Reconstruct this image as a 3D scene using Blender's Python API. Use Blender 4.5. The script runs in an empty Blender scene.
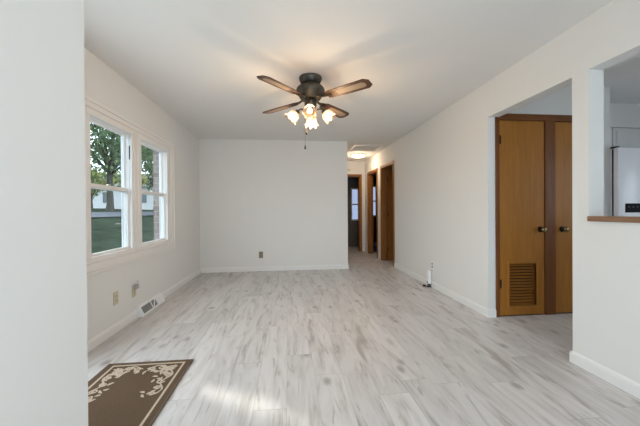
import bpy, bmesh, math, random
from mathutils import Vector, Matrix, noise
random.seed(7)
S = bpy.context.scene
C = S.collection
PI = math.pi

# ------------------------------------------------------------------ camera
cam = bpy.data.cameras.new('camera')
cam.sensor_width = 36.0
cam.lens = 296.85 / 640 * 36
cam.shift_y = -1.2755 / 640
cam.clip_end = 300
cam.clip_start = 0.02
cam_o = bpy.data.objects.new('camera', cam)
C.objects.link(cam_o)
RX = Vector((0.99454281, -0.10410415, -0.00685013))
DP = Vector((0.10407302, 0.9945583, -0.00475405))
UP = Vector((0.00730777, 0.0040152, 0.99996524))
M3 = Matrix((RX, UP, -DP)).transposed()
cam_o.matrix_world = Matrix.Translation((0, 0, 1.1226)) @ M3.to_4x4()
S.camera = cam_o

# ------------------------------------------------------------------ light
W = bpy.data.worlds.new('sky'); S.world = W
W.use_nodes = True
bg = W.node_tree.nodes['Background']
bg.inputs[0].default_value = (0.74, 0.88, 1.0, 1)
bg.inputs[1].default_value = 4.0

SUN_DIR = Vector((-1.4, 1.1, 1.0)).normalized()      # towards the sun
sl = bpy.data.lights.new('sun', 'SUN'); sl.energy = 6.0; sl.angle = math.radians(0.55); sl.color = (1.0, 0.94, 0.84)
so = bpy.data.objects.new('sun', sl); C.objects.link(so)
so.rotation_euler = SUN_DIR.to_track_quat('Z', 'Y').to_euler(); so.location = (-9, 9, 12)

def area(name, loc, direction, sx, sy, power, color):
    l = bpy.data.lights.new(name, 'AREA'); l.shape = 'RECTANGLE'; l.size = sx; l.size_y = sy
    l.energy = power; l.color = color
    o = bpy.data.objects.new(name, l); C.objects.link(o)
    o.location = loc
    o.rotation_euler = (-Vector(direction)).to_track_quat('Z', 'Y').to_euler()
    return o
# daylight through the glazed door behind the camera, plus two added fills
area('entry_fill', (-1.66, 1.84, 1.08), (1, 0, 0), 0.78, 1.78, 12, (0.86, 0.95, 1.0))  # unseen fill lamp added to brighten the right wall and floor
area('daylight_rear', (0.75, -2.16, 1.25), (0, 1, 0), 2.2, 2.0, 35, (0.86, 0.95, 1.0))
area('kitchen_fill', (5.35, 1.0, 1.45), (-1, 0.25, -0.45), 1.4, 1.1, 5.5, (0.90, 0.96, 1.0))  # unseen fill lamp added to brighten the kitchen

S.view_settings.view_transform = 'Standard'
S.view_settings.look = 'None'
S.view_settings.gamma = 1.0
S.view_settings.use_curve_mapping = False
S.view_settings.exposure = 0.0
S.cycles.max_bounces = 10
S.cycles.diffuse_bounces = 6
S.cycles.transparent_max_bounces = 24
S.cycles.caustics_reflective = False
S.cycles.caustics_refractive = False
S.cycles.sample_clamp_indirect = 6.0
S.cycles.use_denoising = True

# ------------------------------------------------------------------ materials
def new_mat(name):
    m = bpy.data.materials.new(name); m.use_nodes = True
    nt = m.node_tree
    return m, nt, nt.nodes['Principled BSDF']
def N(nt, t, **kw):
    n = nt.nodes.new(t)
    for k, v in kw.items(): setattr(n, k, v)
    return n
def math_n(nt, op, a, b=None, c=None):
    n = N(nt, 'ShaderNodeMath', operation=op)
    for i, v in enumerate((a, b, c)):
        if v is None: continue
        if hasattr(v, 'links'): nt.links.new(v, n.inputs[i])
        else: n.inputs[i].default_value = v
    return n.outputs[0]
def mix_c(nt, fac, a, b, mode='MIX'):
    n = N(nt, 'ShaderNodeMix', data_type='RGBA', blend_type=mode)
    for i, v in ((0, fac), (6, a), (7, b)):
        if hasattr(v, 'links'): nt.links.new(v, n.inputs[i])
        else: n.inputs[i].default_value = v if i == 0 else (tuple(v) + (1,))[:4]
    return n.outputs[2]
def ramp(nt, fac, stops):
    n = N(nt, 'ShaderNodeValToRGB')
    e = n.color_ramp.elements
    while len(e) < len(stops): e.new(0.5)
    for el, (p, c) in zip(e, stops): el.position = p; el.color = (tuple(c) + (1,))[:4] if not isinstance(c, float) else (c, c, c, 1)
    nt.links.new(fac, n.inputs[0])
    return n.outputs[0]
def coords(nt, scale=(1, 1, 1)):
    tc = N(nt, 'ShaderNodeNewGeometry'); mp = N(nt, 'ShaderNodeMapping')
    mp.inputs['Scale'].default_value = scale
    nt.links.new(tc.outputs['Position'], mp.inputs[0])
    return mp.outputs[0]
def noise_n(nt, vec, scale, detail=3.0, rough=0.5, dist=0.0):
    n = N(nt, 'ShaderNodeTexNoise'); n.inputs['Scale'].default_value = scale
    n.inputs['Detail'].default_value = detail; n.inputs['Roughness'].default_value = rough
    n.inputs['Distortion'].default_value = dist
    nt.links.new(vec, n.inputs['Vector'])
    return n.outputs[0]
def plain(name, col, rough=0.6, metal=0.0, var=0.04, scale=20.0, bump=0.0, bscale=150.0, stretch=(1, 1, 1), spec=0.5):
    m, nt, b = new_mat(name)
    v = coords(nt, stretch)
    f = noise_n(nt, v, scale)
    lo = tuple(c * (1 - var) for c in col); hi = tuple(min(1, c * (1 + var)) for c in col)
    nt.links.new(mix_c(nt, f, lo, hi), b.inputs['Base Color'])
    b.inputs['Roughness'].default_value = rough; b.inputs['Metallic'].default_value = metal
    b.inputs['Specular IOR Level'].default_value = spec
    if bump:
        bp = N(nt, 'ShaderNodeBump'); bp.inputs['Strength'].default_value = bump; bp.inputs['Distance'].default_value = 0.002
        nt.links.new(noise_n(nt, v, bscale), bp.inputs['Height']); nt.links.new(bp.outputs[0], b.inputs['Normal'])
    return m
def wood(name, dark, light, axis='z', rough=0.35, scale=1.0, coat=0.0):
    m, nt, b = new_mat(name)
    st = {'z': (14, 14, 1.0), 'x': (1.0, 14, 14), 'y': (14, 1.0, 14)}[axis]
    v = coords(nt, tuple(s * scale for s in st))
    f = noise_n(nt, v, 2.2, 6, 0.6, 0.9)
    v2 = coords(nt, tuple(s * 5 * scale for s in st))
    f2 = noise_n(nt, v2, 3.0, 3, 0.6)
    s = math_n(nt, 'ADD', math_n(nt, 'MULTIPLY', f, 0.75), math_n(nt, 'MULTIPLY', f2, 0.25))
    nt.links.new(ramp(nt, s, [(0.3, dark), (0.68, light)]), b.inputs['Base Color'])
    b.inputs['Roughness'].default_value = rough
    b.inputs['Specular IOR Level'].default_value = 0.25
    return m

wall_m = plain('wall_paint', (0.74, 0.735, 0.715), 0.75, var=0.012, scale=3, bump=0.06, bscale=220)
ceil_m = plain('ceiling_paint', (0.76, 0.755, 0.74), 0.85, var=0.012, scale=3, bump=0.10, bscale=160)
trim_m = plain('white_trim_paint', (0.78, 0.775, 0.76), 0.4, var=0.012, scale=6)
wtrim_m = plain('window_trim_paint', (0.79, 0.765, 0.745), 0.4, var=0.012, scale=6)
vinyl_m = plain('white_vinyl', (0.84, 0.85, 0.86), 0.35, var=0.01)
door_m = wood('stained_birch', (0.31, 0.118, 0.016), (0.41, 0.172, 0.028), 'z', 0.42)
doorx_m = wood('stained_birch_cross', (0.24, 0.09, 0.014), (0.34, 0.14, 0.025), 'x', 0.38)
frame_m = wood('dark_stained_frame', (0.12, 0.040, 0.010), (0.20, 0.072, 0.018), 'z', 0.38)
framex_m = wood('dark_stained_head', (0.12, 0.040, 0.010), (0.20, 0.072, 0.018), 'x', 0.38)
hall_m = wood('hall_casing', (0.21, 0.080, 0.019), (0.34, 0.145, 0.036), 'z', 0.5)
hally_m = wood('hall_casing_head', (0.21, 0.080, 0.019), (0.34, 0.145, 0.036), 'y', 0.5)
hallx_m = wood('hall_casing_head_x', (0.16, 0.065, 0.022), (0.26, 0.115, 0.042), 'x', 0.5)
ledge_m = wood('ledge_wood', (0.19, 0.098, 0.052), (0.31, 0.175, 0.100), 'y', 0.4)
blade_m = plain('walnut_blade', (0.060, 0.026, 0.012), 0.5, var=0.35, scale=30)
cane_m = plain('cane_inlay', (0.27, 0.205, 0.145), 0.6, var=0.18, scale=160)
bronze_m = plain('antique_bronze', (0.075, 0.068, 0.054), 0.42, 0.7, var=0.25, scale=25)
hinge_m = plain('dark_hinge_metal', (0.035, 0.026, 0.018), 0.4, 0.8)
brass_m = plain('aged_brass', (0.25, 0.19, 0.10), 0.22, 1.0)
chrome_m = plain('pale_metal', (0.72, 0.68, 0.60), 0.22, 1.0)
cream_m = plain('cream_plastic', (0.55, 0.50, 0.36), 0.45)
tan_m = plain('brown_plastic', (0.25, 0.205, 0.15), 0.45)
black_m = plain('black_plastic', (0.012, 0.012, 0.013), 0.3)
dark_m = plain('dark_cavity', (0.02, 0.018, 0.016), 0.9)
whitep_m = plain('white_plastic', (0.82, 0.83, 0.85), 0.35, var=0.01)
fridge_m = plain('fridge_enamel', (0.83, 0.84, 0.88), 0.3, var=0.01)
fridgeside_m = plain('fridge_edge', (0.42, 0.43, 0.43), 0.4, var=0.02)
cab_m = plain('cabinet_paint', (0.70, 0.70, 0.69), 0.45, var=0.01)
grille_m = plain('register_louver', (0.17, 0.17, 0.165), 0.5, var=0.05)
grey_m = plain('grey_slat_paint', (0.72, 0.71, 0.70), 0.6)
dim_m = plain('dim_room_wall', (0.13, 0.115, 0.10), 0.8)  # wall colour darkened to stand in for the dim of unlit rooms
screen_m = plain('curtain_cloth', (0.10, 0.135, 0.18), 0.9)
bluerug_m = plain('blue_pile', (0.10, 0.20, 0.60), 0.95, var=0.25, scale=120)

def floor_material():
    m, nt, b = new_mat('whitewashed_planks')
    g = N(nt, 'ShaderNodeNewGeometry'); sp = N(nt, 'ShaderNodeSeparateXYZ')
    nt.links.new(g.outputs['Position'], sp.inputs[0])
    x, y = sp.outputs[0], sp.outputs[1]
    PW, PL = 0.187, 1.22
    xr = math_n(nt, 'DIVIDE', math_n(nt, 'ADD', x, 20.03), PW)
    row = math_n(nt, 'FLOOR', xr); fx = math_n(nt, 'FRACT', xr)
    wn = N(nt, 'ShaderNodeTexWhiteNoise', noise_dimensions='1D'); nt.links.new(row, wn.inputs['W'])
    yr = math_n(nt, 'ADD', math_n(nt, 'DIVIDE', math_n(nt, 'ADD', y, 20.0), PL), wn.outputs['Value'])
    col = math_n(nt, 'FLOOR', yr); fy = math_n(nt, 'FRACT', yr)
    cb = N(nt, 'ShaderNodeCombineXYZ'); nt.links.new(row, cb.inputs[0]); nt.links.new(col, cb.inputs[1])
    wn2 = N(nt, 'ShaderNodeTexWhiteNoise', noise_dimensions='2D'); nt.links.new(cb.outputs[0], wn2.inputs['Vector'])
    pid = wn2.outputs['Value']
    def gcoord(sx, sy):
        c = N(nt, 'ShaderNodeCombineXYZ')
        nt.links.new(math_n(nt, 'MULTIPLY', x, sx), c.inputs[0])
        nt.links.new(math_n(nt, 'MULTIPLY', y, sy), c.inputs[1])
        nt.links.new(math_n(nt, 'MULTIPLY', pid, 37.0), c.inputs[2])
        return c.outputs[0]
    # broad streaks, fine grain, knots
    n1 = noise_n(nt, gcoord(5.0, 0.75), 1.6, 4, 0.55, 1.8)
    n2 = noise_n(nt, gcoord(60, 2.2), 1.5, 3, 0.6, 0.4)
    n3 = noise_n(nt, gcoord(9, 1.0), 1.5, 3, 0.5, 2.6)
    base = ramp(nt, n1, [(0.29, (0.37, 0.34, 0.32)), (0.42, (0.55, 0.525, 0.51)), (0.58, (0.63, 0.61, 0.60)), (0.8, (0.575, 0.55, 0.54))])
    streak = ramp(nt, n3, [(0.60, 0.0), (0.69, 1.0)])
    c1 = mix_c(nt, math_n(nt, 'MULTIPLY', streak, 0.55), base, (0.29, 0.262, 0.245))
    fine = ramp(nt, n2, [(0.35, 0.0), (0.75, 1.0)])
    c2 = mix_c(nt, math_n(nt, 'MULTIPLY', fine, 0.10), c1, (0.36, 0.325, 0.30))
    vo = N(nt, 'ShaderNodeTexVoronoi'); vo.inputs['Scale'].default_value = 1.0
    nt.links.new(gcoord(6.0, 3.4), vo.inputs['Vector'])
    sc = N(nt, 'ShaderNodeSeparateColor'); nt.links.new(vo.outputs['Color'], sc.inputs[0])
    dis = math_n(nt, 'ADD', vo.outputs['Distance'], math_n(nt, 'MULTIPLY', math_n(nt, 'SUBTRACT', n2, 0.5), 0.12))
    knot = ramp(nt, dis, [(0.07, 1.0), (0.22, 0.0)])
    kn = math_n(nt, 'MULTIPLY', knot, math_n(nt, 'GREATER_THAN', sc.outputs[0], 0.38))
    c3 = mix_c(nt, math_n(nt, 'MULTIPLY', kn, 0.62), c2, (0.20, 0.175, 0.16))
    tone = math_n(nt, 'ADD', math_n(nt, 'MULTIPLY', pid, 0.14), 0.93)
    tc = N(nt, 'ShaderNodeCombineColor')
    for i in range(3): nt.links.new(tone, tc.inputs[i])
    c4 = mix_c(nt, 1.0, c3, tc.outputs[0], 'MULTIPLY')
    ex = math_n(nt, 'LESS_THAN', math_n(nt, 'MINIMUM', fx, math_n(nt, 'SUBTRACT', 1.0, fx)), 0.007)
    ey = math_n(nt, 'LESS_THAN', math_n(nt, 'MINIMUM', fy, math_n(nt, 'SUBTRACT', 1.0, fy)), 0.0016)
    edge = math_n(nt, 'MAXIMUM', ex, ey)
    c5 = mix_c(nt, math_n(nt, 'MULTIPLY', edge, 0.38), c4, (0.22, 0.19, 0.17))
    nt.links.new(c5, b.inputs['Base Color'])
    b.inputs['Roughness'].default_value = 0.36
    b.inputs['Specular IOR Level'].default_value = 0.4
    return m
floor_m = floor_material()

def brick_material():
    m, nt, b = new_mat('brown_brick')
    g = N(nt, 'ShaderNodeNewGeometry'); sp = N(nt, 'ShaderNodeSeparateXYZ'); cb = N(nt, 'ShaderNodeCombineXYZ')
    nt.links.new(g.outputs['Position'], sp.inputs[0])
    nt.links.new(math_n(nt, 'ADD', sp.outputs[0], sp.outputs[1]), cb.inputs[0]); nt.links.new(sp.outputs[2], cb.inputs[1])
    br = N(nt, 'ShaderNodeTexBrick'); nt.links.new(cb.outputs[0], br.inputs['Vector'])
    br.inputs['Color1'].default_value = (0.26, 0.20, 0.185, 1); br.inputs['Color2'].default_value = (0.40, 0.33, 0.30, 1)
    br.inputs['Mortar'].default_value = (0.42, 0.38, 0.35, 1)
    br.inputs['Scale'].default_value = 1.0; br.inputs['Brick Width'].default_value = 0.21
    br.inputs['Row Height'].default_value = 0.075; br.inputs['Mortar Size'].default_value = 0.006
    nt.links.new(br.outputs['Color'], b.inputs['Base Color']); b.inputs['Roughness'].default_value = 0.9
    b.inputs['Specular IOR Level'].default_value = 0.0
    return m
brick_m = brick_material()

def glass_material(name, tint=(0.97, 0.99, 0.985), refl=0.06):
    m = bpy.data.materials.new(name); m.use_nodes = True
    nt = m.node_tree; nt.nodes.clear()
    t = N(nt, 'ShaderNodeBsdfTransparent'); t.inputs[0].default_value = tint + (1,)
    gl = N(nt, 'ShaderNodeBsdfGlossy'); gl.inputs['Roughness'].default_value = 0.02
    lw = N(nt, 'ShaderNodeLayerWeight'); lw.inputs[0].default_value = 0.5
    fac = math_n(nt, 'ADD', math_n(nt, 'MULTIPLY', math_n(nt, 'POWER', lw.outputs['Facing'], 5.0), 0.4), 0.008)
    mx = N(nt, 'ShaderNodeMixShader'); out = N(nt, 'ShaderNodeOutputMaterial')
    nt.links.new(fac, mx.inputs[0]); nt.links.new(t.outputs[0], mx.inputs[1]); nt.links.new(gl.outputs[0], mx.inputs[2])
    nt.links.new(mx.outputs[0], out.inputs[0])
    return m
pane_m = glass_material('window_glass')
bedpane_m = glass_material('screened_glass', (0.37, 0.375, 0.43))

def shade_glass():
    m = bpy.data.materials.new('amber_edged_glass'); m.use_nodes = True
    nt = m.node_tree; nt.nodes.clear()
    v = coords(nt)
    f = noise_n(nt, v, 35, 2)
    col = mix_c(nt, f, (0.97, 0.80, 0.60), (1.0, 0.92, 0.82))
    tl = N(nt, 'ShaderNodeBsdfTranslucent'); tr = N(nt, 'ShaderNodeBsdfTransparent'); gl = N(nt, 'ShaderNodeBsdfGlossy')
    gl.inputs['Roughness'].default_value = 0.15
    nt.links.new(col, tl.inputs[0]); nt.links.new(col, tr.inputs[0])
    a = N(nt, 'ShaderNodeMixShader'); a.inputs[0].default_value = 0.45
    nt.links.new(tl.outputs[0], a.inputs[1]); nt.links.new(tr.outputs[0], a.inputs[2])
    b2 = N(nt, 'ShaderNodeMixShader'); b2.inputs[0].default_value = 0.06
    nt.links.new(a.outputs[0], b2.inputs[1]); nt.links.new(gl.outputs[0], b2.inputs[2])
    out = N(nt, 'ShaderNodeOutputMaterial'); nt.links.new(b2.outputs[0], out.inputs[0])
    return m
shade_m = shade_glass()
def emis(name, col, strength):
    m, nt, b = new_mat(name)
    b.inputs['Base Color'].default_value = (0.9, 0.88, 0.84, 1)
    b.inputs['Emission Color'].default_value = tuple(col) + (1,)
    b.inputs['Emission Strength'].default_value = strength
    return m
bulb_m = emis('lit_bulb', (1.0, 0.86, 0.66), 2.6)
bowl_m = emis('lit_bowl_glass', (1.0, 0.83, 0.62), 5.0)
icon_m = plain('panel_icons', (0.13, 0.14, 0.15), 0.6)
panel_m = plain('panel_black', (0.006, 0.006, 0.007), 0.6)
panel_m.node_tree.nodes['Principled BSDF'].inputs['Specular IOR Level'].default_value = 0.1

def leaf_material(name, a, b_, trans=0.35):
    m = bpy.data.materials.new(name); m.use_nodes = True
    nt = m.node_tree; nt.nodes.clear()
    v = coords(nt)
    col = mix_c(nt, ramp(nt, noise_n(nt, v, 1.6, 4), [(0.35, 0.0), (0.65, 1.0)]), a, b_)
    d = N(nt, 'ShaderNodeBsdfDiffuse'); t = N(nt, 'ShaderNodeBsdfTranslucent'); mx = N(nt, 'ShaderNodeMixShader')
    mx.inputs[0].default_value = trans
    nt.links.new(col, d.inputs[0]); nt.links.new(col, t.inputs[0])
    nt.links.new(d.outputs[0], mx.inputs[1]); nt.links.new(t.outputs[0], mx.inputs[2])
    out = N(nt, 'ShaderNodeOutputMaterial'); nt.links.new(mx.outputs[0], out.inputs[0])
    return m
leaf_m = leaf_material('tree_leaves', (0.075, 0.115, 0.065), (0.19, 0.25, 0.13))
leafy_m = leaf_material('yellow_green_leaves', (0.22, 0.26, 0.09), (0.34, 0.34, 0.15))
bark_m = plain('tree_bark', (0.09, 0.083, 0.072), 0.95, var=0.35, scale=9, stretch=(3, 3, 0.6), spec=0.0)
grass_m = plain('lawn_grass', (0.030, 0.040, 0.029), 0.95, var=0.8, scale=1.6, spec=0.0)
road_m = plain('road_asphalt', (0.10, 0.105, 0.12), 0.9, var=0.08, scale=3, spec=0.0)
siding_m = plain('white_siding', (0.50, 0.50, 0.50), 0.7, spec=0.0)
roof_m = plain('grey_shingles', (0.20, 0.20, 0.21), 0.9, var=0.2, scale=12, spec=0.0)
stone_m = plain('pale_stone', (0.16, 0.135, 0.11), 0.9, var=0.25, scale=9, spec=0.0)

def rug_material():
    m, nt, b = new_mat('brown_rug_pile')
    v = coords(nt)
    f = noise_n(nt, v, 260, 2); f2 = noise_n(nt, coords(nt, (120, 500, 1)), 1.0, 2)
    s = math_n(nt, 'ADD', math_n(nt, 'MULTIPLY', f, 0.5), math_n(nt, 'MULTIPLY', f2, 0.5))
    nt.links.new(ramp(nt, s, [(0.3, (0.075, 0.047, 0.029)), (0.7, (0.140, 0.096, 0.064))]), b.inputs['Base Color'])
    b.inputs['Roughness'].default_value = 1.0; b.inputs['Specular IOR Level'].default_value = 0.05
    return m
rug_m = rug_material()
rugedge_m = plain('rug_binding', (0.11, 0.077, 0.053), 1.0, var=0.2, scale=200)
rugcream_m = plain('rug_cream_pile', (0.46, 0.37, 0.28), 1.0, var=0.15, scale=220)

# ------------------------------------------------------------------ helpers
BASE = {}
def obj(name, bm, mat, parent=None, smooth=False):
    """link a bmesh (given in world coordinates) as one mesh object"""
    if parent is not None:
        bmesh.ops.translate(bm, verts=bm.verts, vec=-BASE[parent.name])
    bmesh.ops.recalc_face_normals(bm, faces=bm.faces)
    me = bpy.data.meshes.new(name); bm.to_mesh(me); bm.free()
    if smooth:
        for p in me.polygons: p.use_smooth = True
        me.set_sharp_from_angle(angle=math.radians(smooth if smooth is not True else 40))
    me.materials.append(mat)
    o = bpy.data.objects.new(name, me); C.objects.link(o)
    if parent is not None:
        o.parent = parent; BASE[o.name] = BASE[parent.name].copy()
    else:
        BASE[o.name] = Vector((0, 0, 0))
    return o
def tag(o, label, cat, group=None, kind=None):
    o['label'] = label
    if cat: o['category'] = cat
    if group: o['group'] = group
    if kind: o['kind'] = kind
    return o
def thing(name, label, cat, loc, group=None, kind=None):
    o = bpy.data.objects.new(name, None); C.objects.link(o)
    o.empty_display_size = 0.1
    o.location = loc; BASE[o.name] = Vector(loc)
    return tag(o, label, cat, group, kind)
def NB(): return bmesh.new()
def box(bm, lo, hi, bev=0.0):
    r = bmesh.ops.create_cube(bm, size=1.0)
    vs = r['verts']
    for v in vs:
        for i in range(3): v.co[i] = lo[i] if v.co[i] < 0 else hi[i]
    if bev:
        es = list({e for v in vs for e in v.link_edges})
        bmesh.ops.bevel(bm, geom=es, offset=bev, segments=2, affect='EDGES', profile=0.5)
    return bm
def bx(lo, hi, bev=0.0): return box(NB(), lo, hi, bev)
def lathe(bm, prof, origin=(0, 0, 0), axis=(0, 0, 1), seg=28, ripple=None):
    """prof: list of (radius, height along axis)"""
    q = Vector((0, 0, 1)).rotation_difference(Vector(axis).normalized())
    o = Vector(origin); rings = []
    for i, (r, h) in enumerate(prof):
        ring = []
        if r < 1e-6: ring = [bm.verts.new(o + q @ Vector((0, 0, h)))]
        else:
            for k in range(seg):
                a = 2 * PI * k / seg
                rr = r; hh = h
                if ripple: rr, hh = ripple(i, a, r, h)
                ring.append(bm.verts.new(o + q @ Vector((rr * math.cos(a), rr * math.sin(a), hh))))
        rings.append(ring)
    for A, B in zip(rings, rings[1:]):
        for k in range(seg):
            k2 = (k + 1) % seg
            if len(A) == 1 and len(B) == 1: continue
            if len(A) == 1: bm.faces.new((A[0], B[k], B[k2]))
            elif len(B) == 1: bm.faces.new((A[k], A[k2], B[0]))
            else: bm.faces.new((A[k], A[k2], B[k2], B[k]))
    return bm
def tube(bm, pts, r, seg=10, caps=True):
    pts = [Vector(p) for p in pts]; rings = []
    rs = r if isinstance(r, (list, tuple)) else [r] * len(pts)
    ref = Vector((0.123, 0.456, 0.88)).normalized()
    for i, p in enumerate(pts):
        d = (pts[min(i + 1, len(pts) - 1)] - pts[max(i - 1, 0)]).normalized()
        u = d.cross(ref)
        if u.length < 1e-3: u = d.cross(Vector((1, 0, 0)))
        u.normalize(); w = d.cross(u)
        rings.append([bm.verts.new(p + (u * math.cos(2 * PI * k / seg) + w * math.sin(2 * PI * k / seg)) * rs[i]) for k in range(seg)])
    for A, B in zip(rings, rings[1:]):
        for k in range(seg):
            bm.faces.new((A[k], A[(k + 1) % seg], B[(k + 1) % seg], B[k]))
    if caps:
        bm.faces.new(list(reversed(rings[0]))); bm.faces.new(rings[-1])
    return bm
def prism(bm, poly, lo, hi, fn):
    """poly of 2-D points extruded between lo and hi; fn(a, b, h) -> world point"""
    A = [bm.verts.new(fn(a, b, lo)) for a, b in poly]; B = [bm.verts.new(fn(a, b, hi)) for a, b in poly]
    n = len(poly)
    bm.faces.new(list(reversed(A))); bm.faces.new(B)
    for k in range(n): bm.faces.new((A[k], A[(k + 1) % n], B[(k + 1) % n], B[k]))
    return bm
def wall_mesh(a0, a1, z0, z1, t0, t1, holes, along):
    """a wall slab with rectangular holes (a0,a1,z0,z1); along = 'x' or 'y'"""
    As = sorted({a0, a1, *[h[0] for h in holes], *[h[1] for h in holes]})
    Zs = sorted({z0, z1, *[h[2] for h in holes], *[h[3] for h in holes]})
    def solid(i, j):
        if not (0 <= i < len(As) - 1 and 0 <= j < len(Zs) - 1): return False
        a = (As[i] + As[i + 1]) / 2; z = (Zs[j] + Zs[j + 1]) / 2
        return not any(h[0] < a < h[1] and h[2] < z < h[3] for h in holes)
    bm = NB(); cache = {}
    def V(a, z, t):
        k = (round(a, 4), round(z, 4), round(t, 4))
        if k not in cache: cache[k] = bm.verts.new((t, a, z) if along == 'y' else (a, t, z))
        return cache[k]
    for i in range(len(As) - 1):
        for j in range(len(Zs) - 1):
            if not solid(i, j): continue
            a, b, c, d = As[i], As[i + 1], Zs[j], Zs[j + 1]
            for t in (t0, t1): bm.faces.new((V(a, c, t), V(b, c, t), V(b, d, t), V(a, d, t)))
            if not solid(i - 1, j): bm.faces.new((V(a, c, t0), V(a, d, t0), V(a, d, t1), V(a, c, t1)))
            if not solid(i + 1, j): bm.faces.new((V(b, c, t0), V(b, d, t0), V(b, d, t1), V(b, c, t1)))
            if not solid(i, j - 1): bm.faces.new((V(a, c, t0), V(b, c, t0), V(b, c, t1), V(a, c, t1)))
            if not solid(i, j + 1): bm.faces.new((V(a, d, t0), V(b, d, t0), V(b, d, t1), V(a, d, t1)))
    return bm
def struct(name, bm, mat, label, cat, smooth=False):
    return tag(obj(name, bm, mat, smooth=smooth), label, cat, kind='structure')

# ------------------------------------------------------------------ room shell
H = 2.44
L, R, D = -1.6145, 2.0541, 5.601
XE = 1.119            # right end of the back wall
YE = 7.90             # end wall of the hall
RT = 2.169            # far face of right wall
YC, YP, YT = 2.880, 1.960, 1.839
struct('floor', bx((-1.73, -2.3, -0.05), (5.5, 10.4, 0)), floor_m, 'whitewashed grey plank floor running through the room and hall', 'floor')
struct('ceiling', bx((-1.73, -2.3, H), (5.5, 10.4, H + 0.08)), ceil_m, 'plain white ceiling over the room and hall', 'ceiling')
WIN = (2.50, 4.235, 0.69, 1.975)
ENT = (1.38, 2.30, 0.0, 2.05)
struct('wall_left', wall_mesh(-2.3, 7.9, 0, H, L, L - 0.095, [WIN, ENT], 'y'), wall_m, 'white left wall around the double window', 'wall')
struct('wall_exterior', wall_mesh(-2.3, 10.4, -0.5, 2.60, L - 0.098, L - 0.190, [(2.45, 4.19, 0.66, 1.99), (1.38, 2.30, -0.01, 2.05)], 'y'), brick_m, 'brown brick facing outside the double window', 'wall')
struct('wall_back', bx((L, D, 0), (XE, D + 0.115, H)), wall_m, 'blank white back wall left of the hall', 'wall')
struct('wall_hall', bx((XE - 0.115, D + 0.115, 0), (XE, YE, H)), wall_m, 'left side wall of the hall behind the back wall', 'wall')
near_door = (5.67, 6.435, 0, 2.05)
far_door = (6.765, 7.545, 0, 2.05)
struct('wall_right', wall_mesh(-2.3, YE, 0, H, R, RT, [(0.55, YT, 1.036, 2.079), (YP, YC, 0, 2.076), near_door, far_door], 'y'),
       wall_m, 'long white right wall with the pass-through and the openings', 'wall')
end_door = (1.165, 1.919, 0, 2.04)
struct('wall_end', wall_mesh(0.2, RT, 0, H, YE, YE + 0.10, [end_door], 'x'), wall_m, 'short white wall at the end of the hall', 'wall')
# foreground wall end on the left
bm = NB(); box(bm, (-0.90, -2.3, 0), (-0.757, 1.205, H)); 
bmesh.ops.bevel(bm, geom=[e for e in bm.edges if all(abs(v.co.x + 0.757) < 1e-4 and abs(v.co.y - 1.205) < 1e-4 for v in e.verts)], offset=0.006, segments=3, affect='EDGES')
struct('wall_front', bm, wall_m, 'white wall end in the left foreground', 'wall')
# wall behind the camera with a wide glazed opening
struct('wall_rear', wall_mesh(-1.73, 5.5, 0, H, -2.3, -2.2, [(-0.35, 1.85, 0.2, 2.25)], 'x'), wall_m, 'wall behind the camera with a wide opening', 'wall')
# kitchen and side rooms
struct('wall_closet', wall_mesh(RT, 3.474, 0, H, YC, YC + 0.10, [(2.176, 3.34, 0, 2.075)], 'x'), wall_m, 'white wall above the wooden closet doors', 'wall')
struct('wall_kitchen', bx((RT, 3.66, 0), (5.5, 3.76, H)), wall_m, 'kitchen wall behind the refrigerator', 'wall')
struct('wall_kitchen_side', wall_mesh(-2.3, 10.4, 0, H, 5.4, 5.5, [(0.3, 1.7, 0.95, 2.05)], 'y'), wall_m, 'far side wall of the kitchen with a window opening', 'wall')
struct('wall_closet_side', bx((3.374, YC + 0.10, 0), (3.474, 3.66, H)), wall_m, 'side wall of the closet next to the refrigerator', 'wall')
struct('wall_soffit', bx((3.474, 3.33, 2.142), (5.4, 3.66, H)), wall_m, 'white soffit above the kitchen cabinets', 'wall')
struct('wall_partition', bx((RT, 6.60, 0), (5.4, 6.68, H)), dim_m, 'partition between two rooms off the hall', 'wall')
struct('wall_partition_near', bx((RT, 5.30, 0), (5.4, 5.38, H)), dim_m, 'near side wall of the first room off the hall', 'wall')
BW = (2.80, 3.55, 0.90, 1.97)
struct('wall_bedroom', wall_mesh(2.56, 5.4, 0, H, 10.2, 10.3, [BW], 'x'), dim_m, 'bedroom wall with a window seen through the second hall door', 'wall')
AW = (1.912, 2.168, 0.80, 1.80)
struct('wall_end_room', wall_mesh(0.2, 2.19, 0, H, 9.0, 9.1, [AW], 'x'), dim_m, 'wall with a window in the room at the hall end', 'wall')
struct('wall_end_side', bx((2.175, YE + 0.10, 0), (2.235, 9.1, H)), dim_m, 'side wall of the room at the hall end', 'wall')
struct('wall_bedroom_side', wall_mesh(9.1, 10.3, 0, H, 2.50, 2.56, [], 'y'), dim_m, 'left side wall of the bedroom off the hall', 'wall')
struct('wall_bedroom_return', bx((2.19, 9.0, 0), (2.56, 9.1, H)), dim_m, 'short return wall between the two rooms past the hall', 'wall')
struct('wall_end_left', bx((0.1, YE, 0), (0.2, 9.1, H)), dim_m, 'left wall of the room at the hall end', 'wall')

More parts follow.
